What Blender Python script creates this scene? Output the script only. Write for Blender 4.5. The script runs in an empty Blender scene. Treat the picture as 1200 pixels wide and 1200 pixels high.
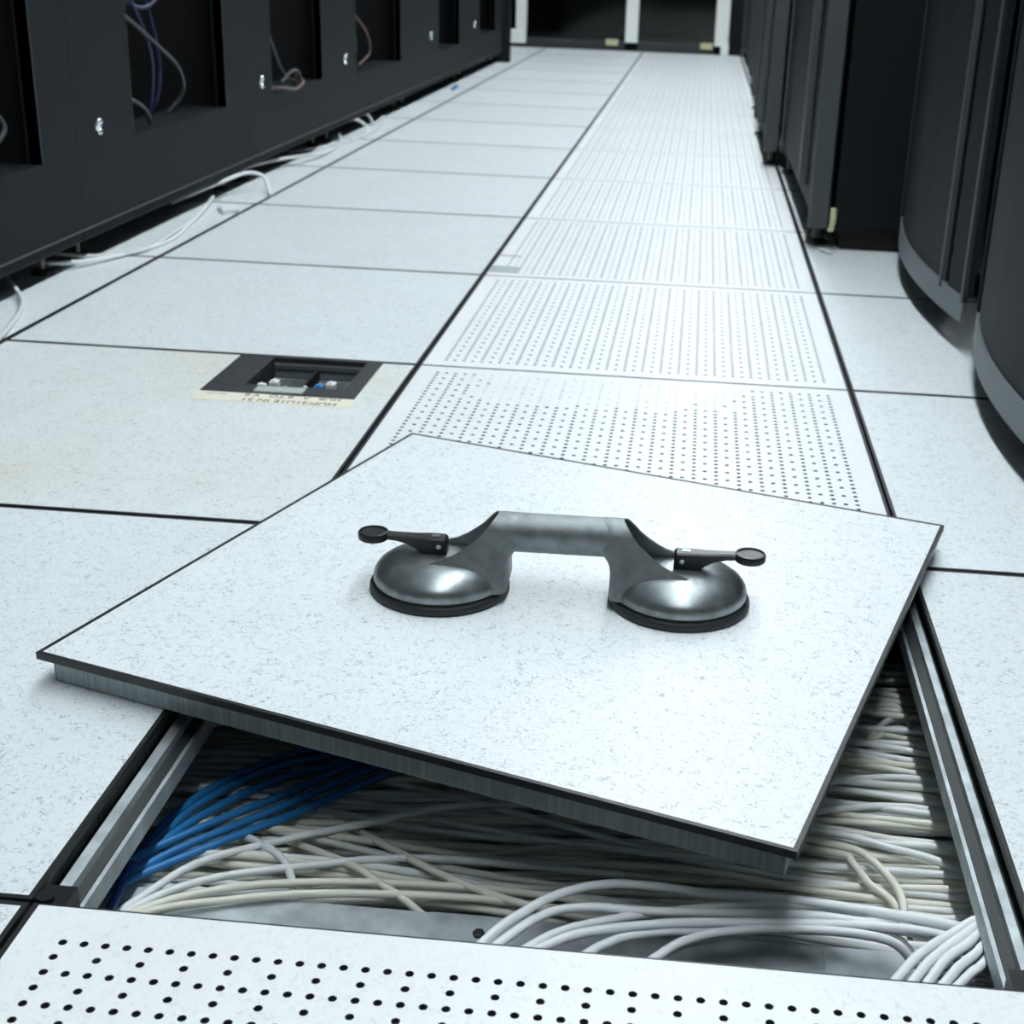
import bpy, bmesh, math, random
from mathutils import Vector, Matrix

random.seed(7)
S = bpy.context.scene
COL = S.collection
PI = math.pi

# ------------------------------------------------------------------ camera
cd = bpy.data.cameras.new('camera')
cam = bpy.data.objects.new('camera', cd)
COL.objects.link(cam)
cam.location = (0.3675, -0.6589, 0.5401)
cam.rotation_euler = (1.1896, -0.0356, 0.0902)
cd.sensor_width = 36.0
cd.lens = 48.837
cd.shift_x = -0.06031
cd.clip_start = 0.02
cd.clip_end = 60
cd.dof.use_dof = True
cd.dof.focus_distance = 1.02
cd.dof.aperture_fstop = 15.0
S.camera = cam

# ------------------------------------------------------------------ world, exposure
w = bpy.data.worlds.new('world')
S.world = w
w.use_nodes = True
w.node_tree.nodes['Background'].inputs[0].default_value = (0.62, 0.82, 0.9, 1)
w.node_tree.nodes['Background'].inputs[1].default_value = 0.01
S.view_settings.view_transform = 'Standard'
S.view_settings.look = 'None'
S.view_settings.gamma = 1
S.view_settings.use_curve_mapping = False
S.view_settings.exposure = 0.0
LAMP_STRENGTH = 55.0
LAMP_COLOUR = (0.925, 0.99, 1.035)

# ------------------------------------------------------------------ materials
def nt(name):
    m = bpy.data.materials.new(name)
    m.use_nodes = True
    return m, m.node_tree, m.node_tree.nodes['Principled BSDF']

def plain(name, col, rough=0.5, metal=0.0, spec=0.5, vary=0.0, scale=60.0, bump=0.0, stretch=None):
    m, t, b = nt(name)
    b.inputs['Base Color'].default_value = (*col, 1)
    b.inputs['Roughness'].default_value = rough
    b.inputs['Metallic'].default_value = metal
    b.inputs['Specular IOR Level'].default_value = spec
    if vary or bump:
        tc = t.nodes.new('ShaderNodeTexCoord')
        mp = t.nodes.new('ShaderNodeMapping')
        if stretch: mp.inputs['Scale'].default_value = stretch
        n = t.nodes.new('ShaderNodeTexNoise')
        n.inputs['Scale'].default_value = scale
        n.inputs['Detail'].default_value = 5
        t.links.new(tc.outputs['Object'], mp.inputs['Vector'])
        t.links.new(mp.outputs[0], n.inputs['Vector'])
        if vary:
            r = t.nodes.new('ShaderNodeValToRGB')
            r.color_ramp.elements[0].position = 0.3
            r.color_ramp.elements[1].position = 0.7
            r.color_ramp.elements[0].color = (*[c*(1-vary) for c in col], 1)
            r.color_ramp.elements[1].color = (*[min(1, c*(1+vary)) for c in col], 1)
            t.links.new(n.outputs['Fac'], r.inputs['Fac'])
            t.links.new(r.outputs['Color'], b.inputs['Base Color'])
        if bump:
            bp = t.nodes.new('ShaderNodeBump')
            bp.inputs['Strength'].default_value = bump
            bp.inputs['Distance'].default_value = 0.002
            t.links.new(n.outputs['Fac'], bp.inputs['Height'])
            t.links.new(bp.outputs['Normal'], b.inputs['Normal'])
    return m

def laminate(name, base, stroke, amount, dirt=0.0, rough=0.42):
    """white floor laminate with a scatter of fine short dark strokes"""
    m, t, b = nt(name)
    N, L = t.nodes, t.links
    tc = N.new('ShaderNodeTexCoord')
    oi = N.new('ShaderNodeObjectInfo')
    mul = N.new('ShaderNodeVectorMath'); mul.operation = 'SCALE'
    comb = N.new('ShaderNodeCombineXYZ')
    for i in range(3): L.new(oi.outputs['Random'], comb.inputs[i])
    L.new(comb.outputs[0], mul.inputs[0]); mul.inputs['Scale'].default_value = 37.0
    add = N.new('ShaderNodeVectorMath'); add.operation = 'ADD'
    L.new(tc.outputs['Object'], add.inputs[0]); L.new(mul.outputs[0], add.inputs[1])
    def noise(scale, detail=2.0, dist=0.0):
        n = N.new('ShaderNodeTexNoise'); n.inputs['Scale'].default_value = scale
        n.inputs['Detail'].default_value = detail; n.inputs['Distortion'].default_value = dist
        L.new(add.outputs[0], n.inputs['Vector']); return n.outputs['Fac']
    def math_(op, a, v, clamp=False):
        n = N.new('ShaderNodeMath'); n.operation = op; n.use_clamp = clamp
        L.new(a, n.inputs[0])
        if isinstance(v, (int, float)): n.inputs[1].default_value = v
        else: L.new(v, n.inputs[1])
        return n.outputs[0]
    def line(scale, width, mask_scale, cut, off):
        ridge = math_('ABSOLUTE', math_('SUBTRACT', noise(scale, 1.0, 0.6), off), 0)
        a = math_('SUBTRACT', math_('MULTIPLY', ridge, -1.0/width), -1.0, True)
        k = math_('MULTIPLY', math_('SUBTRACT', noise(mask_scale, 1.0), cut), 14.0, True)
        return math_('MULTIPLY', a, k)
    s1 = line(135, 0.024, 200, 0.46, 0.5)
    s2 = line(110, 0.020, 170, 0.47, 0.44)
    s3 = line(165, 0.024, 230, 0.46, 0.56)
    s = math_('MAXIMUM', math_('MAXIMUM', s1, s2), s3)
    s = math_('MULTIPLY', s, math_('ADD', math_('MULTIPLY', math_('SUBTRACT', noise(75, 2.0), 0.35), 2.6*amount, True), 0.25*amount))
    mx = N.new('ShaderNodeMix'); mx.data_type = 'RGBA'
    L.new(s, mx.inputs['Factor'])
    # base with a little per tile tone and broad mottling
    hs = N.new('ShaderNodeHueSaturation')
    hs.inputs['Color'].default_value = (*base, 1)
    v = math_('ADD', math_('MULTIPLY', oi.outputs['Random'], 0.06), 0.96)
    v2 = math_('ADD', math_('MULTIPLY', noise(9.0, 4.0), 0.10), -0.05)
    L.new(math_('ADD', v, v2), hs.inputs['Value'])
    colour = hs.outputs['Color']
    if dirt:
        dm = N.new('ShaderNodeMix'); dm.data_type = 'RGBA'
        L.new(math_('MULTIPLY', math_('SUBTRACT', noise(4.0, 4.0), 0.42), 4.0*dirt, True), dm.inputs['Factor'])
        L.new(colour, dm.inputs['A']); dm.inputs['B'].default_value = (0.74, 0.75, 0.64, 1)
        colour = dm.outputs['Result']
    L.new(colour, mx.inputs['A'])
    mx.inputs['B'].default_value = (*stroke, 1)
    L.new(mx.outputs['Result'], b.inputs['Base Color'])
    b.inputs['Roughness'].default_value = rough
    bp = N.new('ShaderNodeBump'); bp.inputs['Strength'].default_value = 0.06; bp.inputs['Distance'].default_value = 0.001
    L.new(noise(90.0, 3.0), bp.inputs['Height']); L.new(bp.outputs['Normal'], b.inputs['Normal'])
    return m

def mesh_door(name):
    """dark perforated sheet: a fine hole grid as colour and relief"""
    m, t, b = nt(name)
    N, L = t.nodes, t.links
    tc = N.new('ShaderNodeTexCoord')
    vo = N.new('ShaderNodeTexVoronoi'); vo.inputs['Scale'].default_value = 260; vo.inputs['Randomness'].default_value = 0.0
    L.new(tc.outputs['Object'], vo.inputs['Vector'])
    r = N.new('ShaderNodeValToRGB')
    r.color_ramp.elements[0].position = 0.32; r.color_ramp.elements[0].color = (0.003, 0.004, 0.0045, 1)
    r.color_ramp.elements[1].position = 0.44; r.color_ramp.elements[1].color = (0.013, 0.018, 0.019, 1)
    L.new(vo.outputs['Distance'], r.inputs['Fac']); L.new(r.outputs['Color'], b.inputs['Base Color'])
    b.inputs['Roughness'].default_value = 0.6
    b.inputs['Specular IOR Level'].default_value = 0.15
    return m

M = {}
M['lam'] = laminate('laminate_speckled', (0.79, 0.845, 0.86), (0.16, 0.235, 0.26), 0.75)
M['lam_dirty'] = laminate('laminate_speckled_worn', (0.78, 0.83, 0.835), (0.17, 0.23, 0.24), 0.7, dirt=0.5)
M['lam_perf'] = laminate('laminate_perforated', (0.87, 0.91, 0.915), (0.45, 0.53, 0.55), 0.35)
M['lam_lift'] = laminate('laminate_lifted_panel', (0.83, 0.88, 0.895), (0.15, 0.225, 0.25), 0.75)
M['trim'] = plain('black_edge_trim', (0.012, 0.015, 0.017), 0.45)
M['galv'] = plain('galvanised_steel', (0.52, 0.58, 0.60), 0.5, 0.35, vary=0.25, scale=45, stretch=(1, 1, 0.15))
M['pan'] = plain('panel_pan_steel', (0.34, 0.39, 0.40), 0.6, 0.35, vary=0.3, scale=260, stretch=(1, 1, 0.02))
M['gasket'] = plain('dark_gasket_strip', (0.035, 0.042, 0.042), 0.6)
M['pedestal'] = plain('pedestal_dark_steel', (0.05, 0.055, 0.055), 0.5, 0.6)
M['plenum'] = plain('plenum_concrete', (0.05, 0.055, 0.055), 0.9, vary=0.3, scale=8)
M['zinc'] = plain('cast_zinc', (0.25, 0.28, 0.285), 0.37, 0.86, vary=0.3, scale=60, bump=0.15)
M['zinc_worn'] = plain('cast_zinc_worn_grip', (0.22, 0.245, 0.25), 0.52, 0.8, vary=0.2, scale=90, bump=0.2)
M['rubber'] = plain('black_rubber', (0.018, 0.022, 0.023), 0.5)
M['plastic'] = plain('black_plastic', (0.010, 0.011, 0.012), 0.38)
M['rack'] = plain('rack_charcoal_paint', (0.0100, 0.0140, 0.0162), 0.6, spec=0.12, vary=0.12, scale=160)
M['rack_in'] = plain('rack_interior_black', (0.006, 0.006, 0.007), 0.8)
M['rack_edge'] = plain('rack_edge_grey', (0.05, 0.058, 0.063), 0.5)
M['rack_r'] = plain('rack_black_paint', (0.0045, 0.0060, 0.0070), 0.55, spec=0.2, vary=0.12, scale=140)
M['rail'] = plain('door_rail_grey', (0.14, 0.165, 0.18), 0.5, 0.2)
M['door_mesh'] = mesh_door('perforated_door_sheet')
M['chrome'] = plain('chrome', (0.75, 0.8, 0.82), 0.18, 1.0)
M['cw'] = plain('cable_white', (0.82, 0.86, 0.87), 0.42)
M['cc'] = plain('cable_cream', (0.78, 0.78, 0.68), 0.45)
M['cg'] = plain('cable_grey_white', (0.68, 0.71, 0.69), 0.45)
M['cb'] = plain('cable_blue', (0.022, 0.20, 0.50), 0.38)
M['cb2'] = plain('cable_dark_blue', (0.03, 0.09, 0.36), 0.42)
M['cr'] = plain('cable_red_brown', (0.11, 0.075, 0.07), 0.5)
M['cd'] = plain('cable_grey_darkened', (0.05, 0.06, 0.065), 0.5)  # grey lowered to put the rack shade into the colour; plug leads use it too
M['cn'] = plain('cable_blue_shaded', (0.012, 0.022, 0.07), 0.45)  # blue darkened so the colour carries the shade inside the racks
M['alu'] = plain('white_aluminium', (0.90, 0.93, 0.88), 0.4)
M['yellow'] = plain('yellowed_plastic', (0.55, 0.55, 0.33), 0.5)
M['jackw'] = plain('white_plug_plastic', (0.85, 0.88, 0.88), 0.35)
M['box'] = plain('outlet_box_black', (0.028, 0.034, 0.037), 0.5, vary=0.15, scale=90)
M['box_in'] = plain('outlet_box_grey_steel', (0.20, 0.235, 0.24), 0.5)
M['plate'] = plain('grey_green_label_plate', (0.42, 0.48, 0.45), 0.6, vary=0.15, scale=300)
M['tape'] = plain('cream_tape', (0.82, 0.79, 0.66), 0.6, vary=0.06, scale=60)
M['ink'] = plain('brown_ink', (0.16, 0.13, 0.08), 0.8)
M['sticker'] = plain('grey_sticker', (0.38, 0.45, 0.46), 0.6, vary=0.12, scale=120)
M['plug'] = plain('hole_plug_grey', (0.45, 0.53, 0.53), 0.7, vary=0.4, scale=180)
M['wall'] = plain('wall_paint', (0.18, 0.20, 0.205), 0.8)
M['ceil'] = plain('ceiling_tile_white', (0.36, 0.39, 0.39), 0.9, vary=0.04, scale=12)
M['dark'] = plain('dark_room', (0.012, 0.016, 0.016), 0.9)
M['feet'] = plain('foot_bolt_steel', (0.35, 0.33, 0.27), 0.5, 0.4)
mg, tg, bg = nt('dark_tinted_glass')
bg.inputs['Base Color'].default_value = (0.55, 0.62, 0.60, 1)
bg.inputs['Roughness'].default_value = 0.05
bg.inputs['Transmission Weight'].default_value = 1.0
bg.inputs['IOR'].default_value = 1.3
M['glass'] = mg
me_, te, be = nt('fluorescent_diffuser')
be.inputs['Base Color'].default_value = (0.9, 0.9, 0.9, 1)
be.inputs['Emission Color'].default_value = (*LAMP_COLOUR, 1)
be.inputs['Emission Strength'].default_value = LAMP_STRENGTH
M['lamp'] = me_

# ------------------------------------------------------------------ helpers
class MB:
    """collects verts and faces for one mesh"""
    def __init__(s): s.v = []; s.f = []; s.m = []
    def face(s, idx, mi=0): s.f.append(idx); s.m.append(mi)
    def box(s, x0, x1, y0, y1, z0, z1, mi=0):
        n = len(s.v)
        s.v += [(x0,y0,z0),(x1,y0,z0),(x1,y1,z0),(x0,y1,z0),(x0,y0,z1),(x1,y0,z1),(x1,y1,z1),(x0,y1,z1)]
        for q in ((3,2,1,0),(4,5,6,7),(0,1,5,4),(1,2,6,5),(2,3,7,6),(3,0,4,7)):
            s.face([n+i for i in q], mi)
    def loft(s, rings, cap=True, mi=0, closed=True):
        n = len(s.v); k = len(rings[0])
        for r in rings: s.v += [tuple(p) for p in r]
        for i in range(len(rings)-1):
            for j in range(k if closed else k-1):
                a, b = n+i*k+j, n+i*k+(j+1) % k
                s.face([a, b, b+k, a+k], mi)
        if cap:
            s.face([n+j for j in range(k)][::-1], mi)
            s.face([n+(len(rings)-1)*k+j for j in range(k)], mi)
    def lathe(s, prof, c=(0,0,0), seg=40, mi=0, cap=True):
        rings = [[(c[0]+r*math.cos(2*PI*j/seg), c[1]+r*math.sin(2*PI*j/seg), c[2]+z) for j in range(seg)] for r, z in prof]
        s.loft(rings, cap, mi)
    def tube(s, pts, r, seg=6, mi=0, cap=True):
        pts = [Vector(p) for p in pts]; rings = []
        prev = None
        for i, p in enumerate(pts):
            d = (pts[min(i+1, len(pts)-1)]-pts[max(i-1, 0)]).normalized()
            if prev is None:
                u = d.orthogonal().normalized()
            else:
                u = (prev-d*prev.dot(d)).normalized()
            prev = u; v = d.cross(u)
            rings.append([p+(u*math.cos(2*PI*j/seg)+v*math.sin(2*PI*j/seg))*r for j in range(seg)])
        s.loft(rings, cap, mi)
    def mesh(s, name, mats, smooth=None):
        me = bpy.data.meshes.new(name)
        me.from_pydata(s.v, [], s.f)
        for m in (mats if isinstance(mats, (list, tuple)) else [mats]): me.materials.append(m)
        me.polygons.foreach_set('material_index', s.m)
        me.update()
        if smooth is not None:
            me.polygons.foreach_set('use_smooth', [True]*len(me.polygons))
            bm = bmesh.new(); bm.from_mesh(me)
            bmesh.ops.recalc_face_normals(bm, faces=bm.faces)
            for e in bm.edges:
                e.smooth = not (len(e.link_faces) == 2 and e.calc_face_angle(0) > smooth)
            bm.to_mesh(me); bm.free()
        return me
    def obj(s, name, mats, parent=None, smooth=None, loc=(0,0,0)):
        return link(name, s.mesh(name, mats, smooth), parent, loc)

def link(name, data, parent=None, loc=(0,0,0)):
    o = bpy.data.objects.new(name, data)
    COL.objects.link(o); o.location = loc
    if parent: o.parent = parent
    return o

def tag(o, label=None, cat=None, group=None, kind=None):
    if label: o['label'] = label
    if cat: o['category'] = cat
    if group: o['group'] = group
    if kind: o['kind'] = kind
    return o

def thing(name, label, cat, loc=(0,0,0), rz=0.0, group=None):
    o = link(name, None, None, loc); o.rotation_euler = (0, 0, rz)
    o.empty_display_size = 0.05
    return tag(o, label, cat, group)

def bevel(o, width, seg=2):
    b = o.modifiers.new('bevel', 'BEVEL'); b.width = width; b.segments = seg; b.limit_method = 'ANGLE'
    return o

def spline(pts, n=6):
    """Catmull-Rom through the points"""
    P = [Vector(p) for p in pts]
    P = [P[0]*2-P[1]] + P + [P[-1]*2-P[-2]]
    out = []
    for i in range(1, len(P)-2):
        for k in range(n):
            t = k/n
            out.append(0.5*((2*P[i])+(P[i+1]-P[i-1])*t+(2*P[i-1]-5*P[i]+4*P[i+1]-P[i+2])*t*t+(3*P[i]-P[i-1]-3*P[i+1]+P[i+2])*t**3))
    out.append(P[-2])
    return out

# ------------------------------------------------------------------ setting: room shell
U = 0.6
XL, XR, YN, YB, ZC = -1.8, 1.8, -1.2, 8.4, 2.7
b = MB(); b.box(XL, XR, YN, YB+0.1, -0.44, -0.40)
floor = tag(b.obj('floor', M['plenum']), kind='structure', label='raised access floor of white square tiles over a dark plenum')
b = MB(); b.box(XL-0.1, XR+0.1, -3.0, YB+2.0, ZC, ZC+0.06); tag(b.obj('ceiling', M['ceil']), kind='structure')
b = MB(); b.box(XL-0.1, XL, -3.0, YB+2.0, -0.44, ZC); tag(b.obj('wall_left', M['wall']), kind='structure')
b = MB(); b.box(XR, XR+0.1, -3.0, YB+2.0, -0.44, ZC); tag(b.obj('wall_right', M['wall']), kind='structure')
b = MB()   # back wall with one wide opening for the glass doors
b.box(XL, -0.905, YB+0.02, YB+0.14, -0.44, ZC); b.box(0.605, XR, YB+0.02, YB+0.14, -0.44, ZC); b.box(-0.905, 0.605, YB+0.02, YB+0.14, 2.15, ZC)
tag(b.obj('wall_back', M['wall']), kind='structure')
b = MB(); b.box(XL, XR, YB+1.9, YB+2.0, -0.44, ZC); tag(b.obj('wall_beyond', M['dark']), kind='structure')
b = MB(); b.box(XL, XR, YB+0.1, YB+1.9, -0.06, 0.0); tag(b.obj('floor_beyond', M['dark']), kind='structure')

# glass doors at the end of the aisle: pale posts, dark panes, black threshold
def door(name, x0, x1, label, tagx):
    d = link(name, None, None, (0, YB+0.05, 0)); tag(d, label=label, kind='structure')
    b = MB(); b.box(x0, x1, -0.012, 0.0, 0.055, 2.1); b.obj('pane', M['glass'], d)
    b = MB(); b.box(x0, x1, -0.03, 0.03, 0.0, 0.055); bevel(b.obj('bottom_rail', M['box'], d), 0.004)
    b = MB(); b.box(x0, x1, -0.03, 0.03, 2.05, 2.15); b.obj('top_rail', M['box'], d)
    b = MB(); b.box(tagx-0.035, tagx+0.04, -0.045, -0.03, 0.028, 0.066); bevel(b.obj('floor_bolt', M['yellow'], d), 0.004)
door('door_1', -0.735, -0.117, 'left dark glass door at the end of the aisle', -0.20)
door('door_2', -0.039, 0.435, 'right dark glass door at the end of the aisle', 0.385)
fr = link('door_frame', None, None, (0, YB+0.05, 0)); tag(fr, kind='structure', label='pale aluminium door frame at the aisle end')
for nm, x0, x1, z0 in (('post', -0.800, -0.735, 0.035), ('post', -0.117, -0.039, 0.05), ('post', 0.435, 0.52, 0.05)):
    b = MB(); b.box(x0, x1, -0.045, 0.035, z0, 2.15); bevel(b.obj(nm, M['alu'], fr), 0.004)
b = MB(); b.box(-0.835, -0.735, -0.06, 0.02, 0.02, 0.10); bevel(b.obj('post_foot', M['alu'], fr), 0.006)
b = MB(); b.box(0.475, 0.525, -0.05, 0.02, 0.0, 0.07); bevel(b.obj('post_foot', M['alu'], fr), 0.006)
b = MB(); b.box(-0.905, -0.835, -0.03, 0.03, 0.0, 2.15); b.obj('side_panel', M['rack_r'], fr)
b = MB(); b.box(0.525, 0.605, -0.03, 0.03, 0.0, 2.15); b.obj('side_panel', M['rack_r'], fr)

# ------------------------------------------------------------------ raised floor tiles
def ring(b, x0, x1, y0, y1, wx, wy, z0, z1, mi=0):
    b.box(x0, x1, y0, y0+wy, z0, z1, mi); b.box(x0, x1, y1-wy, y1, z0, z1, mi)
    b.box(x0, x0+wx, y0+wy, y1-wy, z0, z1, mi); b.box(x1-wx, x1, y0+wy, y1-wy, z0, z1, mi)

E0, E1 = 0.0015, 0.5985
TW = 0.0035
def solid_tile():
    b = MB(); t = TW
    b.box(E0+t, E1-t, E0+t, E1-t, -0.004, 0.0)
    b.box(E0+0.009, E1-0.009, E0+0.009, E1-0.009, -0.026, -0.004, 1)
    return b.mesh('solid_floor_tile', [M['lam'], M['pan']])
def trim_mesh(wx, wy, name, zt=0.0002, x0=E0, x1=E1):
    b = MB(); ring(b, x0, x1, E0, E1, wx, wy, -0.0045, zt)
    return b.mesh(name, M['trim'])
HP = 0.0127
def perf_tile(name, blocked=False):
    """half inch grid of round holes, every second hole left out in every second column"""
    b = MB(); n = 43; a0 = 0.3-n*HP/2; r = 0.00265
    rng = random.Random(3)
    idx = {}
    def vid(p):
        q = (round(p[0], 5), round(p[1], 5), round(p[2], 5))
        if q not in idx: idx[q] = len(b.v); b.v.append(p)
        return idx[q]
    dirs = [(1,0),(1,1),(0,1),(-1,1),(-1,0),(-1,-1),(0,-1),(1,-1)]
    for i in range(n):
        for j in range(n):
            cx, cy = a0+(i+.5)*HP, a0+(j+.5)*HP; h = HP/2
            if i % 2 and j % 2:
                b.face([vid((cx-h,cy-h,0)), vid((cx+h,cy-h,0)), vid((cx+h,cy+h,0)), vid((cx-h,cy+h,0))]); continue
            sq = [vid((cx+h*dx, cy+h*dy, 0)) for dx, dy in dirs]
            oc = [(cx+r*math.cos(k*PI/4), cy+r*math.sin(k*PI/4)) for k in range(8)]
            blk = blocked and 5 < i+rng.uniform(-1.5, 1.5) < 33 and j > 33+rng.uniform(-1.2, 1.2)-(i > 26)*-2
            if blk:
                rr = rng.uniform(0.5, 1.0)
                oc = [(cx+(x-cx)*rr, cy+(y-cy)*rng.uniform(0.5, 1)*rr) for x, y in oc]
            dz = -0.0004 if blk else -0.004
            o = [vid((x, y, 0)) for x, y in oc]; lo = [vid((x, y, dz)) for x, y in oc]
            for k in range(8):
                k2 = (k+1) % 8
                b.face([sq[k], sq[k2], o[k2], o[k]])
                b.face([o[k], o[k2], lo[k2], lo[k]], 2 if blk else 1)
            if blk: b.face(lo, 2)
    a1 = a0+n*HP; x0, x1, y0, y1 = E0+TW, E1-TW, E0+0.001, E1-0.001
    for q in (((x0,y0),(x1,y0),(a1,a0),(a0,a0)), ((x1,y0),(x1,y1),(a1,a1),(a1,a0)), ((x1,y1),(x0,y1),(a0,a1),(a1,a1)), ((x0,y1),(x0,y0),(a0,a0),(a0,a1))):
        b.face([vid((x, y, 0.0)) for x, y in q])
    ring(b, E0+0.009, E1-0.009, E0+0.009, E1-0.009, 0.002, 0.002, -0.026, -0.0005, 3)
    return b.mesh(name, [M['lam_perf'], M['gasket'], M['plug'], M['pan']])

me_solid = solid_tile(); me_trim = trim_mesh(TW, TW, 'edge_trim_ring')
me_perf = perf_tile('perforated_floor_tile'); me_perfb = perf_tile('perforated_floor_tile_clogged', True)
me_ptrim = trim_mesh(TW, 0.001, 'edge_trim_ring_narrow')
me_dirty = me_solid.copy(); me_dirty.materials[0] = M['lam_dirty']

# tile with the cut-out for the floor outlet box (local coordinates of the tile at x -0.6, y 0.6)
OX0, OX1, OY0, OY1 = -0.252+0.6, -0.049+0.6, 1.022-0.6, 1.197-0.6
b = MB()
for x0, x1, y0, y1 in ((E0+TW, OX0, E0+TW, E1-TW), (OX1, E1-TW, E0+TW, E1-TW), (OX0, OX1, E0+TW, OY0)):
    b.box(x0, x1, y0, y1, -0.004, 0.0); b.box(max(x0, E0+.009), min(x1, E1-.009), max(y0, E0+.009), min(y1, E1-.009), -0.026, -0.004, 1)
me_out = b.mesh('outlet_floor_tile', [M['lam_dirty'], M['pan']])

HOLE = (0, 0)
for i in range(-3, 3):
    for j in range(-2, 14):
        if (i, j) == HOLE: continue
        if i == 0 and j not in (-2,):
            me, nm, tm = (me_perfb if j == 1 else me_perf), 'perforated_floor_tile', me_ptrim
        elif (i, j) == (-1, 1):
            me, nm, tm = me_out, 'outlet_floor_tile', me_trim
        else:
            me, nm, tm = me_solid, 'floor_tile', me_trim
        o = link(nm, me, floor, (i*U, j*U, 0))
        link('edge_trim', tm, o)
        if (i, j) == (0, 3):    # a grey sticker and a thin dark score on its left border
            k = MB(); k.box(0.006, 0.060, 0.028, 0.082, 0.0, 0.0008)
            k.obj('sticker', M['sticker'], o)
            k = MB(); k.box(0.006, 0.046, 0.176, 0.186, 0.0, 0.0005)
            k.obj('tape_mark', M['sticker'], o)
# stringers under the joints: steel channel with a dark gasket strip on top
def stringer(x0, x1, y0, y1, dz=0.0):
    b = MB(); b.box(x0, x1, y0, y1, -0.043+dz, -0.028+dz)
    o = b.obj('stringer', M['galv'], floor)
    g = MB()
    if x1-x0 < y1-y0: g.box(x0+0.003, x1-0.003, y0, y1, -0.028+dz, -0.0265+dz)
    else: g.box(x0, x1, y0+0.003, y1-0.003, -0.028+dz, -0.0265+dz)
    g.obj('gasket', M['gasket'], o)
    k = MB()
    if x1-x0 < y1-y0: k.box((x0+x1)/2-0.0040, (x0+x1)/2+0.0040, y0, y1, -0.0265+dz, -0.0195+dz)
    else: k.box(x0, x1, (y0+y1)/2-0.0040, (y0+y1)/2+0.0040, -0.0265+dz, -0.0195+dz)
    k.obj('ridge', M['galv'], o)
for i in range(-3, 4): stringer(i*U-0.0145, i*U+0.0145, YN, YB)
for j in range(-2, 15):
    for i in range(-3, 3): stringer(i*U+0.0150, i*U+U-0.0150, j*U-0.0145, j*U+0.0145)
b = MB(); b.box(-0.045, 0.045, -0.045, 0.045, -0.05, -0.0435); b.lathe([(0.012, -0.40), (0.012, -0.05)], seg=12); b.box(-0.05, 0.05, -0.05, 0.05, -0.40, -0.394)
me_ped = b.mesh('pedestal', M['pedestal'])
for i in range(-3, 4):
    for j in range(-2, 15): link('pedestal', me_ped, floor, (i*U, j*U, 0))
b = MB(); b.box(-0.012, 0.018, -0.010, 0.022, -0.0265, -0.004); b.lathe([(0.006, -0.004), (0.006, -0.001)], (0.004, 0.008, 0), 10)
for x in (0.0, 0.6):
    o = b.obj('corner_clip', M['plastic'], floor, None, (x, 0.0, 0)) if x == 0 else link('corner_clip', o.data, floor, (x-0.006, 0.0, 0))

# ------------------------------------------------------------------ lifted floor panel (the subject)
PZ = 0.0268
pan = thing('floor_panel', 'white speckled floor panel lifted out and lying askew over the open hole', 'floor panel', (0.2623, 0.4520, PZ), -0.3025)
h = 0.3
b = MB(); b.box(-h+0.0035, h-0.0035, -h+0.0035, h-0.0035, -0.003, 0.0); b.obj('laminate_surface', M['lam_lift'], pan)
b = MB(); ring(b, -h, h, -h, h, 0.0035, 0.0035, -0.0055, 0.0003); b.obj('edge_trim', M['trim'], pan)
b = MB(); b.box(-h+0.008, h-0.008, -h+0.008, h-0.008, -0.0262, -0.0031); tag(bevel(b.obj('steel_pan', M['pan'], pan), 0.0015), label='grey ribbed steel underside of the panel')

# ------------------------------------------------------------------ suction lifter
D = 0.207
lift = thing('suction_lifter', 'cast metal double suction cup lifter standing on the lifted panel', 'lifter', (0.1714, 0.4234, PZ+0.0003), 0.02125)
def cup_housing():
    b = MB()
    b.lathe([(0.0545, 0.0085), (0.0570, 0.0100), (0.0572, 0.0135), (0.0562, 0.0175), (0.0535, 0.0215), (0.0490, 0.0250), (0.0430, 0.0280), (0.0360, 0.0303), (0.0280, 0.0318), (0.0180, 0.0328), (0.0080, 0.0332)], seg=56)
    return b.mesh('cup_housing', M['zinc'], 0.7)
def rubber_pad():
    b = MB()
    b.lathe([(0.0590, 0.0), (0.0603, 0.0015), (0.0603, 0.0055), (0.0590, 0.0072), (0.0560, 0.0078), (0.0560, 0.0092), (0.05, 0.0095)], seg=56)
    return b.mesh('rubber_pad', M['rubber'], 0.7)
mh, mr = cup_housing(), rubber_pad()
for x in (0.0, D):
    link('cup_housing', mh, lift, (x, 0, 0)); link('rubber_pad', mr, lift, (x, 0, 0))
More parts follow.
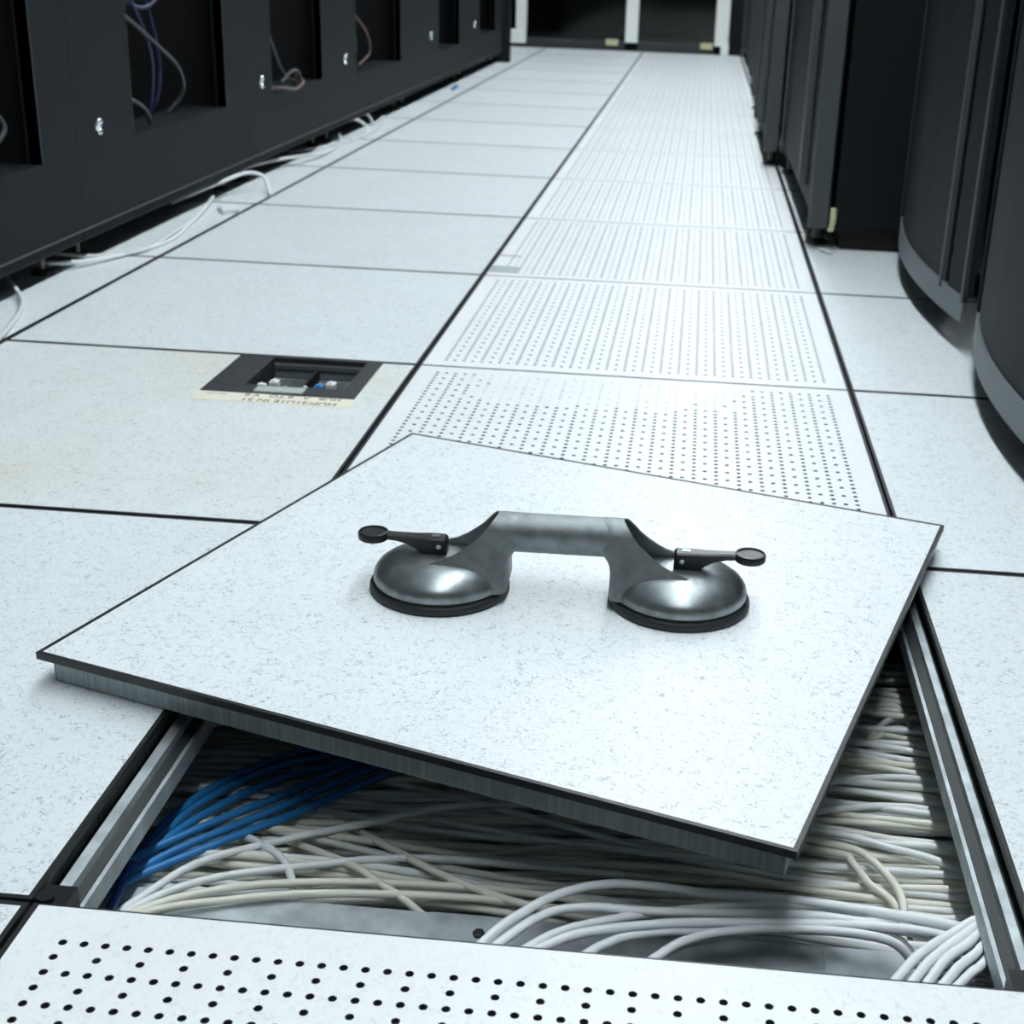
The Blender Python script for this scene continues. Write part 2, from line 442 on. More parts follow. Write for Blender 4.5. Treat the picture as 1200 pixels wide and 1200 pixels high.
# bridge handle: horizontal tube and two hollow legs that open outwards
RT, ZT = 0.0170, 0.0560
b = MB(); seg = 28; rings = []
for t in range(0, 15):
    f = t/14
    r = []
    for k in range(seg):
        a = 2*PI*k/seg; y, z = RT*math.cos(a)*0.95, RT*math.sin(a)
        e0 = 0.0500+0.0015*(1-math.sin(a))*2.2; e1 = D-0.0500-0.0015*(1-math.sin(a))*2.2
        r.append((e0+(e1-e0)*f, y, ZT+z))
    rings.append(r)
b.loft(rings)
handle = b.obj('handle', M['zinc_worn'], lift, 0.6)
def leg_mesh(mirror):
    b = MB()
    secs = [  # height, outward reach, half width, inner wall offset
        (0.0100, 0.0800, 0.0300, 0.0), (0.0200, 0.0780, 0.0290, 0.0), (0.0270, 0.0740, 0.0272, 0.0), (0.0310, 0.0690, 0.0258, 0.0), (0.0350, 0.0590, 0.0240, -0.0005), (0.0390, 0.0480, 0.0222, -0.0020),
        (0.0440, 0.0395, 0.0202, -0.0060), (0.0500, 0.0315, 0.0184, -0.0085), (0.0560, 0.0245, 0.0172, -0.009), (0.0620, 0.0195, 0.0158, -0.009), (0.0670, 0.0155, 0.0130, -0.009), (0.0705, 0.0125, 0.0092, -0.009), (0.0726, 0.0105, 0.0046, -0.009)]
    rings = []
    for z, T, wd, off in secs:
        th = min(0.0030, wd*0.45); c = min(0.007, wd*0.6)
        path = [(T, -wd), (T*0.5, -wd), (off+c, -wd), (off+c*0.3, -wd+c*0.3), (off, -wd+c), (off, wd-c), (off+c*0.3, wd-c*0.3), (off+c, wd), (T*0.5, wd), (T, wd)]
        inn = [(T-0.001, wd-th), (T*0.5, wd-th), (off+c, wd-th), (off+th, wd-c), (off+th, -wd+c), (off+c, -wd+th), (T*0.5, -wd+th), (T-0.001, -wd+th)]
        s = 1 if mirror else -1
        base = D-0.060 if mirror else 0.060
        rings.append([(base+s*t, y, z) for t, y in path+inn])
    b.loft(rings)
    return b
for mirror in (False, True):
    leg_mesh(mirror).obj('leg', M['zinc_worn'], handle, 0.7)
# black release levers with a round thumb pad
def lever(mirror):
    s = 1 if mirror else -1
    x0 = D if mirror else 0.0
    b = MB()
    # arm as a loft of rounded rectangles: outward distance, half width, z low, z high
    secs = [(-0.0065, 0.0058, 0.0300, 0.0465), (-0.0045, 0.0070, 0.0290, 0.0480), (0.0085, 0.0070, 0.0290, 0.0482), (0.0130, 0.0068, 0.0310, 0.0480), (0.0200, 0.0062, 0.0365, 0.0478), (0.0280, 0.0054, 0.0405, 0.0482), (0.0380, 0.0046, 0.0425, 0.0486), (0.0470, 0.0048, 0.0432, 0.0489)]
    rings = []
    for t, wd, z0, z1 in secs:
        c = 0.0014
        rings.append([(x0+s*t, -wd+c, z0), (x0+s*t, wd-c, z0), (x0+s*t, wd, z0+c), (x0+s*t, wd, z1-c), (x0+s*t, wd-c, z1), (x0+s*t, -wd+c, z1), (x0+s*t, -wd, z1-c), (x0+s*t, -wd, z0+c)])
    b.loft(rings)
    o = b.obj('lever', M['plastic'], lift, 0.6)
    b = MB()
    b.lathe([(0.0118, 0.0420), (0.0132, 0.0432), (0.0134, 0.0478), (0.0126, 0.0492), (0.0112, 0.0494), (0.0106, 0.0482), (0.004, 0.0480)], (x0+s*0.0575, 0, 0), 32)
    b.obj('thumb_pad', M['plastic'], o, 0.6)
    b = MB()
    b.tube([(x0+s*0.0, -0.0085, 0.0410), (x0+s*0.0, 0.0085, 0.0410)], 0.0022, 10)
    b.obj('hinge_pin', M['chrome'], o, 0.6)
    b = MB(); b.box(x0+s*0.0035-0.0035, x0+s*0.0035+0.0035, -0.0026, 0.0026, 0.0478, 0.0486)
    b.obj('latch_tab', M['zinc'], o)
lever(False); lever(True)

# ------------------------------------------------------------------ cable tray in the hole
tray = thing('cable_tray', 'galvanised cable tray under the open hole, filled with cables', 'cable tray', (0.3, 0.345, -0.15))
b = MB(); b.box(-0.75, 0.75, -0.215, 0.215, 0.0, 0.002); b.obj('tray_bottom', M['galv'], tray)
b = MB(); b.box(-0.75, 0.75, -0.217, -0.215, 0.0, 0.064); b.box(-0.75, 0.75, -0.247, -0.215, 0.0625, 0.0642); b.box(-0.75, 0.75, -0.249, -0.247, 0.048, 0.0642); b.obj('side_rail', M['galv'], tray)
b = MB(); b.box(-0.75, 0.75, 0.215, 0.217, 0.0, 0.064); b.obj('side_rail', M['galv'], tray)
for x0, x1 in ((-0.082, 0.10), (0.19, 0.30)):
    b = MB(); b.box(x0, x1, -0.2500, -0.2155, 0.0644, 0.0656); b.box(x0, x1, -0.2512, -0.2500, 0.046, 0.0656); b.obj('splice_plate', M['galv'], tray)
for x in (-0.045,):
    b = MB(); b.lathe([(0.0042, 0.0656), (0.0042, 0.0682), (0.003, 0.0690)], (x, -0.236, 0), 6); b.obj('rail_bolt', M['pedestal'], tray)

# ------------------------------------------------------------------ cables in the hole
CR = 0.0030
def cable(pts, mat, label, group=None, r=CR, n=5, name='network_cable', cat='cable'):
    b = MB(); b.tube(spline(pts, n), r, 7)
    o = b.obj(name, mat, None, 1.2)
    return tag(o, label, cat, group)

rng = random.Random(11)
NC = 176
for k in range(NC):
    lay = min(4, int(rng.random()**1.15*5))
    z0 = -0.0905-0.0078*lay
    yr = 0.140+0.415*((k*0.618) % 1.0)
    yl = 0.140+(yr-0.140)*0.62+rng.uniform(-0.03, 0.06)
    if k % 9 == 0: yl, yr = yr, min(0.54, max(0.145, yl+rng.uniform(-0.1, 0.1)))
    yl = min(0.54, max(0.138, yl)); yr = min(0.555, max(0.138, yr))
    pts = []
    xs = (-0.16, -0.04, 0.03, 0.11, 0.2, 0.3, 0.4, 0.5, 0.6, 0.7, 0.8)
    ph, am = rng.uniform(0, 6.28), rng.uniform(0.003, 0.018)
    fq = rng.uniform(6, 15); amz = rng.uniform(0.001, 0.006)
    sh = rng.uniform(0.8, 1.5)
    for x in xs:
        t = min(1, max(0, (x+0.02)/0.5))**sh
        t = t*t*(3-2*t)
        y = yl+(yr-yl)*t+am*math.sin(ph+fq*x)
        y = min(0.555, max(0.135, y))
        z = z0+amz*math.sin(ph*1.7+fq*1.3*x)+0.004*math.sin(3.1*x*3+ph)*(lay < 2)
        if x < 0.0: z -= 0.02*(0.0-x)/0.04*0.5
        pts.append((x, y, max(-0.145, min(-0.084, z))))
    q = rng.random()
    mat, cn = (M['cc'], 'cream') if q < 0.45 else ((M['cg'], 'greyish white') if q < 0.72 else (M['cw'], 'white'))
    ym = (yl+yr)/2
    where = 'near the front rail' if ym < 0.27 else ('half way back' if ym < 0.40 else 'far back under the panel')
    ly = 'on top of' if lay == 0 else ('high in' if lay < 3 else 'deep in')
    lb = f'{cn} network cable {ly} the tray bundle, {where}'
    cable(pts, mat, lb, f'{cn} cables {ly} the tray bundle {where}')

SP = {
'A1':[(0.268,0.061),(0.286,0.088),(0.309,0.112),(0.339,0.127),(0.374,0.132),(0.415,0.132),(0.479,0.135),(0.58,0.124)],
'A2':[(0.275,0.061),(0.302,0.095),(0.33,0.106),(0.369,0.107),(0.415,0.114),(0.484,0.123),(0.556,0.113)],
'A3':[(0.293,0.062),(0.315,0.083),(0.347,0.099),(0.386,0.113),(0.45,0.131),(0.508,0.136),(0.581,0.127)],
'A4':[(0.306,0.062),(0.332,0.079),(0.37,0.091),(0.409,0.099),(0.506,0.112),(0.567,0.111)],
'A5':[(0.332,0.063),(0.343,0.074),(0.359,0.085),(0.392,0.095),(0.449,0.106),(0.528,0.113)],
'A6':[(0.372,0.064),(0.387,0.08),(0.409,0.093),(0.449,0.108),(0.501,0.12),(0.574,0.119)],
'A7':[(0.379,0.064),(0.398,0.082),(0.426,0.094),(0.471,0.102),(0.527,0.101)],
'B1':[(0.533,0.066),(0.549,0.087),(0.569,0.106),(0.591,0.124)],
'B2':[(0.543,0.066),(0.557,0.085),(0.574,0.103),(0.591,0.119)],
'B3':[(0.551,0.065),(0.563,0.083),(0.576,0.096),(0.591,0.112)],
'B4':[(0.562,0.066),(0.572,0.079),(0.581,0.089),(0.593,0.103)],
'B5':[(0.571,0.065),(0.58,0.075),(0.587,0.084),(0.594,0.094)]}
Z = {'A1':-.047,'A2':-.051,'A3':-.0535,'A4':-.0495,'A5':-.0545,'A6':-.0575,'A7':-.0505,'B1':-.047,'B2':-.0475,'B3':-.048,'B4':-.0485,'B5':-.049}
LAB = {
'A1':'white cable arching highest over the tray rail, leftmost from under the near tile',
'A2':'white cable rising beside the highest arching one, second from the left at the tray rail',
'A3':'white cable curving out third from the left over the tray rail',
'A4':'white cable running low and nearly level, fourth from the left over the tray rail',
'A5':'short steep white cable, fifth from the left over the tray rail',
'A6':'white cable, left one of the close pair crossing the tray rail right of centre',
'A7':'white cable, right one of the close pair crossing the tray rail right of centre',
'B1':'white cable, leftmost and longest in the near right corner fan of the hole',
'B2':'white cable, second from the left in the near right corner fan of the hole',
'B3':'white cable in the middle of the fan at the near right corner of the hole',
'B4':'white cable, fourth from the left in the near right corner fan of the hole',
'B5':'white cable, rightmost and shortest in the near right corner fan of the hole'}
for k, p in SP.items():
    z = Z[k]
    d = Vector((p[1][0]-p[0][0], p[1][1]-p[0][1])).normalized()
    pre = [(p[0][0]-d.x*0.22, p[0][1]-d.y*0.22, -0.11), (p[0][0]-d.x*0.06, p[0][1]-d.y*0.06, -0.062)]
    pts = pre+[(x, y, z-0.002*max(0, i-3)) for i, (x, y) in enumerate(p)]
    e = Vector((p[-1][0]-p[-2][0], p[-1][1]-p[-2][1])).normalized()
    pts += [(p[-1][0]+e.x*0.03, p[-1][1]+e.y*0.03, z-0.024), (p[-1][0]+e.x*0.10, p[-1][1]+e.y*0.10, z-0.032)]
    cable(pts, M['cw'], LAB[k], 'white cables climbing over the near tray rail' if k[0] == 'A' else 'white cables fanned at the near right corner', 0.0033, 6)

BL = [
 ([(0.008,0.04,-.095),(0.003,0.085,-.080),(0.002,0.104,-.077),(-0.003,0.139,-.079),(-0.003,0.174,-.084),(0.0,0.215,-.098)], 'cb2', 'single dark blue cable beside the left stringer, standing up from the near edge'),
 ([(-0.08,0.08,-.115),(-0.015,0.138,-.084),(0.0,0.155,-.077),(0.018,0.176,-.076),(0.046,0.208,-.076),(0.081,0.248,-.078),(0.12,0.298,-.080),(0.22,0.42,-.088)], 'cb', 'bright blue cable, upper one of the three in the lower blue bunch'),
 ([(-0.07,0.07,-.115),(-0.006,0.132,-.084),(0.008,0.147,-.079),(0.026,0.170,-.078),(0.055,0.201,-.078),(0.09,0.240,-.079),(0.129,0.289,-.081),(0.23,0.41,-.088)], 'cb', 'bright blue cable, middle one of the three in the lower blue bunch'),
 ([(-0.07,0.06,-.115),(-0.006,0.125,-.085),(0.008,0.139,-.081),(0.032,0.163,-.080),(0.063,0.195,-.080),(0.099,0.232,-.081),(0.138,0.279,-.082),(0.24,0.40,-.089)], 'cb', 'bright blue cable, lowest one of the three in the lower blue bunch'),
 ([(-0.03,0.12,-.115),(-0.004,0.170,-.086),(0.007,0.195,-.080),(0.017,0.223,-.079),(0.037,0.258,-.079),(0.068,0.293,-.080),(0.107,0.318,-.082),(0.20,0.40,-.089)], 'cb', 'deep blue cable, middle one of the upper blue bunch under the panel'),
 ([(-0.03,0.11,-.115),(-0.002,0.158,-.087),(0.008,0.178,-.081),(0.021,0.206,-.080),(0.045,0.243,-.080),(0.075,0.278,-.081),(0.117,0.307,-.082),(0.21,0.39,-.089)], 'cb', 'deep blue cable, lowest one of the upper blue bunch under the panel'),
 ([(-0.03,0.14,-.115),(-0.005,0.185,-.086),(0.004,0.210,-.081),(0.016,0.240,-.079),(0.039,0.275,-.079),(0.07,0.310,-.080),(0.11,0.335,-.082),(0.2,0.42,-.089)], 'cb', 'deep blue cable, topmost of the upper blue bunch under the panel')]
for p, m, l in BL: cable(p, M[m], l, 'blue cables in the open floor', 0.0034, 6)
XT = [
 ([(0.09,0.27,-.10),(0.191,0.185,-.082),(0.221,0.166,-.081),(0.254,0.151,-.081),(0.298,0.142,-.084),(0.42,0.14,-.10)], 'cc', 'cream cable slanting down across the middle of the bundle towards the rail'),
 ([(0.06,0.23,-.10),(0.147,0.173,-.082),(0.173,0.154,-.081),(0.195,0.140,-.083),(0.212,0.134,-.093)], 'cc', 'cream cable crossing the bundle steeply just left of the splice plate'),
 ([(0.02,0.24,-.105),(0.075,0.188,-.081),(0.1,0.170,-.081),(0.113,0.150,-.083),(0.118,0.138,-.092)], 'cw', 'short white cable end crossing the bundle near the blue cables'),
 ([(-0.05,0.05,-.105),(0.011,0.103,-.081),(0.041,0.152,-.079),(0.088,0.187,-.080),(0.15,0.222,-.081),(0.23,0.262,-.083),(0.4,0.30,-.095)], 'cw', 'white cable leaving the left corner just below the blue cables'),
 ([(-0.05,0.05,-.105),(0.012,0.097,-.081),(0.053,0.136,-.080),(0.12,0.164,-.081),(0.204,0.188,-.083),(0.35,0.20,-.092)], 'cw', 'white cable leaving the left corner second below the blue cables'),
 ([(-0.05,0.04,-.105),(0.014,0.092,-.081),(0.064,0.126,-.080),(0.13,0.146,-.081),(0.22,0.156,-.082),(0.31,0.156,-.084),(0.42,0.15,-.095)], 'cc', 'cream cable running along just behind the galvanised tray rail at left'),
 ([(-0.04,0.04,-.105),(0.018,0.090,-.081),(0.08,0.118,-.080),(0.15,0.136,-.081),(0.26,0.146,-.083),(0.36,0.142,-.088)], 'cc', 'cream cable lying along the top of the tray rail at left, nearest of all'),
 ([(0.42,0.28,-.10),(0.475,0.257,-.086),(0.512,0.242,-.080),(0.527,0.232,-.078),(0.540,0.210,-.077),(0.549,0.187,-.078),(0.549,0.162,-.081),(0.545,0.13,-.10)], 'cc', 'cream cable curling down in a hook at the right of the bundle'),
 ([(0.43,0.27,-.10),(0.508,0.237,-.083),(0.519,0.223,-.081),(0.529,0.199,-.081),(0.543,0.184,-.083),(0.56,0.16,-.095)], 'cc', 'darker cream cable curling inside the hooked one at right'),
 ([(0.44,0.43,-.115),(0.544,0.469,-.092),(0.573,0.483,-.089),(0.591,0.473,-.091),(0.600,0.427,-.105),(0.61,0.38,-.125)], 'cg', 'grey white cable looping over at the top right of the hole'),
 ([(0.50,0.36,-.115),(0.541,0.400,-.096),(0.560,0.438,-.091),(0.578,0.462,-.091),(0.592,0.470,-.094),(0.63,0.46,-.12)], 'cg', 'grey white cable rising to the loop at the top right of the hole'),
 ([(0.49,0.39,-.115),(0.549,0.419,-.094),(0.568,0.436,-.092),(0.588,0.447,-.095)], 'cc', 'short cable end below the loop at the top right of the hole'),
 ([(0.38,0.235,-.10),(0.45,0.26,-.085),(0.50,0.262,-.081),(0.55,0.250,-.083),(0.60,0.236,-.088),(0.68,0.20,-.11)], 'cw', 'bright white cable lying across the right part of the bundle above the hook'),
 ([(0.36,0.27,-.10),(0.44,0.30,-.088),(0.50,0.330,-.083),(0.55,0.348,-.083),(0.60,0.356,-.088),(0.68,0.36,-.11)], 'cw', 'white cable slanting up to the right at the middle of the right opening'),
 ([(0.36,0.25,-.10),(0.44,0.275,-.088),(0.50,0.292,-.083),(0.55,0.306,-.083),(0.60,0.312,-.088),(0.68,0.32,-.11)], 'cw', 'white cable slanting up to the right just below the middle one')]
for p, m, l in XT: cable(p, M[m], l, None, 0.0031, 6)

# ------------------------------------------------------------------ floor outlet box with its tape label
ob = thing('floor_outlet_box', 'black open floor outlet box set in the left tile', 'outlet box', (-0.1505, 1.1095, 0.0))
fx, fy = 0.1013, 0.0873
ix0, ix1, iy0, iy1 = -0.052, 0.080, -0.052, 0.080
b = MB()
for q in ((-fx, fx, -fy, iy0), (-fx, fx, iy1, fy), (-fx, ix0, iy0, iy1), (ix1, fx, iy0, iy1)): b.box(*q, -0.006, 0.0012)
b.obj('frame', M['box'], ob)
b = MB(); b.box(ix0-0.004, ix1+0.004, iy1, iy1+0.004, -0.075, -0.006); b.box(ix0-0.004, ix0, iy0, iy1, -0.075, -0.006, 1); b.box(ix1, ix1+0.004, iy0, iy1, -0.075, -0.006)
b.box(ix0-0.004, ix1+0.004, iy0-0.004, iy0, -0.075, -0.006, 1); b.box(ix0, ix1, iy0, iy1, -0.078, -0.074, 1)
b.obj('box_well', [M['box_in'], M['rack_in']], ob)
b = MB(); b.box(ix0, ix1, iy1-0.003, iy1, -0.014, -0.008); b.box(ix0, ix1, iy1-0.003, iy1, -0.062, -0.057); b.obj('rear_ledge', M['rail'], ob)
b = MB()   # slanted divider fin
b.loft([[(0.008, iy1-0.002, -0.012), (0.012, iy1-0.002, -0.012), (0.012, iy1-0.002, -0.07), (0.008, iy1-0.002, -0.07)], [(-0.026, iy0+0.03, -0.055), (-0.022, iy0+0.03, -0.055), (-0.022, iy0+0.03, -0.07), (-0.026, iy0+0.03, -0.07)]])
b.obj('divider', M['rack_in'], ob)
b = MB(); b.box(-0.032, 0.032, -fy+0.004, iy0-0.008, 0.0012, 0.0026); b.obj('label_plate', M['plate'], ob)
for x, y, z, mt, lb in ((-0.037, -0.034, -0.004, 'jackw', 'white plug'), (-0.020, -0.030, 0.001, 'jackw', 'white plug'), (-0.004, -0.036, -0.006, 'jackw', 'white plug'), (0.022, -0.036, -0.004, 'jackw', 'small white plug'), (0.042, -0.036, 0.0, 'cb', 'blue plug'), (0.058, -0.035, 0.004, 'jackw', 'white plug')):
    b = MB(); q = 0.45 if lb[0] == 's' else 1.0
    b.box(x-0.0058*q, x+0.0058*q, y-0.0075, y+0.0075, z-0.022, z); b.box(x-0.0022*q, x+0.0022*q, y-0.006, y+0.004, z, z+0.0022)
    o = bevel(b.obj('plug', M[mt], ob), 0.001); o['label'] = lb
    k = MB(); k.tube(spline([(x, y, z-0.020), (x+0.004, y+0.02, z-0.040), (x+0.006, y+0.045, -0.072)], 5), 0.0028, 6)
    k.obj('plug_lead', M['cd'], o)

tp = thing('tape_label', 'cream tape strip with upside-down handwriting in front of the outlet box', 'tape', (-0.149, 1.0030, 0.0))
b = MB(); b.box(-0.103, 0.103, -0.019, 0.0175, 0.0001, 0.0006); b.obj('tape_strip', M['tape'], tp)
def writing(body, x, y, size, parent, rz):
    c = bpy.data.curves.new('handwriting', 'FONT'); c.body = body; c.size = size; c.align_x = 'CENTER'; c.extrude = 0.00005; c.offset = 0.0002
    o = bpy.data.objects.new('handwriting_curve', c)
    me = bpy.data.meshes.new_from_object(o); bpy.data.objects.remove(o)
    me.materials.clear(); me.materials.append(M['ink'])
    t = link('handwriting', me, parent, (x, y, 0.0007)); t.rotation_euler = (0, 0, rz)
writing('HUP/21U1E IN 51', 0.022, -0.0035, 0.0165, tp, PI)
writing('HUB.  A   8 TO   V 8', 0.022, 0.0155, 0.0145, tp, PI)
writing('~~~', -0.078, 0.013, 0.016, tp, PI)

# ------------------------------------------------------------------ server racks on the left
XF, ZB, ZH = -0.686, 0.044, 2.0
RK = [  # y0, y1, opening y0, y1, sill z, knob y, label
 (0.80, 1.690, 1.02, 1.555, 0.194, 0.90, 'charcoal server rack nearest the camera on the left, cut off by the left edge'),
 (1.694, 2.640, 1.945, 2.486, 0.197, 1.781, 'charcoal server rack second from the camera on the left, blue cables in its opening'),
 (2.644, 3.450, 2.835, 3.320, 0.193, 2.742, 'charcoal server rack third from the camera on the left, pale cable tangle on its sill'),
 (3.454, 4.560, 3.720, 4.390, 0.175, 3.569, 'charcoal server rack fourth from the camera on the left, reddish interior'),
 (4.564, 5.850, 5.120, 5.620, 0.165, 4.938, 'charcoal server rack fifth on the left, second from the far end'),
 (5.854, 7.000, 6.180, 6.700, 0.175, 6.020, 'charcoal server rack at the far end of the left row')]
b = MB(); b.lathe([(0.0100, 0.0), (0.0100, 0.002), (0.0085, 0.004), (0.0, 0.0042)], seg=20); b.lathe([(0.0072, 0.003), (0.0070, 0.006), (0.0052, 0.0088), (0.002, 0.0098)], (-0.0085, 0, 0), 16)
b2 = MB(); b2.lathe([(0.0060, 0.003), (0.0058, 0.005), (0.0040, 0.0078), (0.001, 0.0085)], (0.0095, 0, 0), 16)
me_tab = b2.mesh('lock_tab', M['chrome'], 0.9)
me_knob = b.mesh('lock_knob', M['chrome'], 0.5)
b = MB(); b.lathe([(0.0045, 0.008), (0.0045, 0.062)], seg=8); b.lathe([(0.020, 0.0), (0.020, 0.005), (0.008, 0.009)], seg=14, mi=1)
me_foot = b.mesh('levelling_foot', [M['feet'], M['rubber']], 0.6)
for ri, (y0, y1, a0, a1, zs, ky, lab) in enumerate(RK):
    r = thing('server_rack', lab, 'server rack', (XF-0.45, (y0+y1)/2, 0.0), 0.0, 'left row of server racks')
    ox, oy = -(XF-0.45), -(y0+y1)/2
    def bx(name, mat, boxes, bev=0.0):
        b = MB()
        for q in boxes: b.box(q[0]+ox, q[1]+ox, q[2]+oy, q[3]+oy, q[4], q[5])
        o = b.obj(name, mat, r)
        return bevel(o, bev) if bev else o
    xb = XF-0.9
    bx('door_frame', M['rack'], [(XF-0.024, XF, y0-.0015, a0, ZB+0.02, ZH), (XF-0.024, XF, a1, y1+.0015, ZB+0.02, ZH), (XF-0.024, XF, a0, a1, ZB+0.02, zs), (XF-0.024, XF, a0, a1, 1.86, ZH)])
    bx('opening_edge', M['rack_edge'], [(XF-0.020, XF+0.001, a0-0.0015, a0, zs, 1.86), (XF-0.020, XF+0.001, a1, a1+0.0015, zs, 1.86)])
    bx('bottom_lit_lip', M['rack_edge'], [(XF-0.004, XF+0.003, y0-.0015, y1+.0015, ZB+0.0195, ZB+0.0225)], 0.001)  # lighter grey lip added to draw the lit line along the door bottom
    bx('sill', M['rack'], [(XF-0.10, XF-0.024, a0, a1, zs-0.006, zs)])
    bx('plinth', M['rack'], [(xb+0.02, XF-0.004, y0-.0015, y1+.0015, ZB, ZB+0.019)], 0.002)
    bx('cabinet_shell', M['rack_in'], [(xb, XF-0.026, y0+.002, y0+.02, ZB+.02, ZH), (xb, XF-0.026, y1-.02, y1-.002, ZB+.02, ZH), (xb, xb+0.02, y0+.02, y1-.02, ZB+.02, ZH), (xb, XF-0.026, y0+.02, y1-.02, ZH-.02, ZH), (xb, XF-0.026, y0+.02, y1-.02, ZB+.02, ZB+.03)])
    bx('mounted_unit', M['rack_in'], [(xb+0.1, XF-0.22, a0-0.02, a1+0.02, zs+0.06, zs+0.24)])
    bx('mounted_unit', M['rack_in'], [(xb+0.1, XF-0.24, a0-0.02, a1+0.02, zs+0.30, zs+0.52)])
    kn = link('lock_knob', me_knob, r, (XF+ox, ky+oy, 0.231)); kn.rotation_euler = (0, PI/2, 0)
    link('lock_tab', me_tab, kn)
    for fyy, fx_ in ((y0+0.07, XF-0.05), (y1-0.07, XF-0.05), (y0+0.07, xb+0.06), (y1-0.07, xb+0.06)):
        link('levelling_foot', me_foot, r, (fx_+ox, fyy+oy, 0.0))
    if ri == 5:
        b = MB(); b.box(XF-0.92+ox, XF+0.035+ox, y1+oy, y1+0.06+oy, 0.0, ZH); b.obj('end_panel', M['rack'], r)
# cables in the rack openings: blue and grey tinted dark for the unlit interior
RC = [
 (1, 'cn', [(-.80,2.05,.62),(-.76,2.10,.48),(-.74,2.16,.38),(-.74,2.20,.30),(-.76,2.21,.18)], 'shade-darkened blue cable hanging left of centre in the second rack opening'),
 (1, 'cd', [(-.78,1.99,.46),(-.74,2.08,.40),(-.73,2.20,.345),(-.73,2.32,.29),(-.74,2.36,.235),(-.78,2.33,.18)], 'shade-darkened grey cable sweeping across the second rack opening'),
 (1, 'cn', [(-.79,2.15,.60),(-.76,2.22,.45),(-.75,2.26,.33),(-.75,2.25,.25),(-.78,2.25,.18)], 'shade-darkened blue cable hanging in the middle of the second rack opening'),
 (1, 'cd', [(-.75,1.94,.27),(-.71,2.00,.255),(-.705,2.06,.23),(-.71,2.09,.203)], 'grey cable curving over the near end of the sill in the second rack'),
 (1, 'cn', [(-.79,2.0,.52),(-.75,2.14,.42),(-.74,2.25,.43),(-.75,2.35,.50),(-.79,2.4,.58)], 'shade-darkened blue cable sagging high in the second rack opening'),
 (2, 'cd', [(-.76,2.95,.42),(-.73,3.0,.30),(-.715,3.02,.24),(-.70,3.05,.215),(-.70,3.13,.212),(-.705,3.10,.202)], 'pale cable dropping onto the sill of the third rack'),
 (2, 'cr', [(-.71,2.87,.205),(-.675,2.90,.205),(-.672,3.00,.195),(-.68,3.10,.204),(-.71,3.14,.215)], 'pinkish cable loop lying out over the sill of the third rack'),
 (2, 'cd', [(-.705,2.98,.21),(-.69,3.03,.235),(-.69,3.09,.23),(-.70,3.14,.205)], 'pale cable curl on the sill of the third rack'),
 (3, 'cr', [(-.76,3.80,.42),(-.73,3.90,.34),(-.72,4.02,.28),(-.72,4.05,.22),(-.74,3.98,.185)], 'reddish brown cable bowing out in the fourth rack opening'),
 (3, 'cd', [(-.75,3.78,.40),(-.72,3.82,.30),(-.72,3.86,.25),(-.74,3.90,.19)], 'grey cable hanging at the near side of the fourth rack opening'),
 (0, 'cn', [(-.78,1.30,.40),(-.74,1.40,.28),(-.72,1.47,.25),(-.74,1.42,.205)], 'shade-darkened blue cable looped in the first rack opening at the left edge'),
 (0, 'cd', [(-.76,1.44,.33),(-.72,1.50,.27),(-.72,1.49,.24),(-.75,1.46,.21)], 'grey cable end in the first rack opening at the left edge')]
for _, m, p, l in RC: cable(p, M[m], l, 'patch cables in the left racks', 0.0042, 6, 'patch_cable')
# loose cables on the floor in front of and under the left racks
FC = [
 ('cg', [(-.60,1.00,.004),(-.600,1.157,.004),(-.625,1.274,.004),(-.668,1.40,.006),(-.74,1.50,.02)], 'white cable on the floor at the left edge, bending in under the nearest rack'),
 ('cg', [(-.84,1.70,.02),(-.744,1.726,.012),(-.69,1.745,.008),(-.640,1.83,.005),(-.648,2.02,.005),(-.664,2.20,.005),(-.70,2.40,.010)], 'white cable lying along the front of the second rack from its near feet'),
 ('cw', [(-.80,1.62,.015),(-.71,1.66,.012),(-.665,1.76,.006),(-.628,1.92,.004),(-.652,2.12,.004),(-.68,2.30,.010)], 'pale cable lying closest to the aisle in front of the second rack'),
 ('cw', [(-.76,2.30,.01),(-.70,2.42,.035),(-.668,2.54,.045),(-.636,2.57,.035),(-.612,2.53,.012),(-.600,2.50,.004)], 'white cable arching from under the racks onto the floor between second and third rack'),
 ('cg', [(-.78,2.72,.01),(-.72,2.86,.025),(-.672,3.02,.022),(-.655,3.20,.008),(-.672,3.45,.006),(-.72,3.6,.02)], 'grey white cable bowing out along the front of the third rack'),
 ('cw', [(-.76,3.56,.03),(-.700,3.70,.045),(-.672,3.76,.025),(-.655,3.72,.004),(-.650,3.60,.004)], 'white cable hanging down by the near feet of the fourth rack'),
 ('cg', [(-.74,3.88,.06),(-.700,3.93,.035),(-.690,3.97,.004),(-.71,4.2,.004)], 'grey cable hanging down under the middle of the fourth rack'),
 ('cg', [(-.76,3.2,.004),(-.67,3.45,.004),(-.645,3.75,.004),(-.68,4.05,.004),(-.74,4.3,.004)], 'grey cable lying on the floor in front of the fourth rack')]
for m, p, l in FC: cable(p, M[m], l, 'loose cables under the left racks', 0.0042, 7, 'loose_cable')
cable([(-.66,5.30,.005),(-.655,5.36,.012),(-.665,5.44,.006)], M['cb'], 'small blue cable end on the floor at the fifth left rack', None, 0.007, 5, 'cable_end')
b = MB(); b.box(-0.02, 0.02, -0.03, 0.03, 0.0, 0.012)
o = tag(bevel(b.obj('cable_clip', M['jackw'], None, None, (-0.628, 2.29, 0.0)), 0.003), 'small white plastic clip on the floor by the second left rack', 'clip'); o.rotation_euler = (0, 0, 0.5)

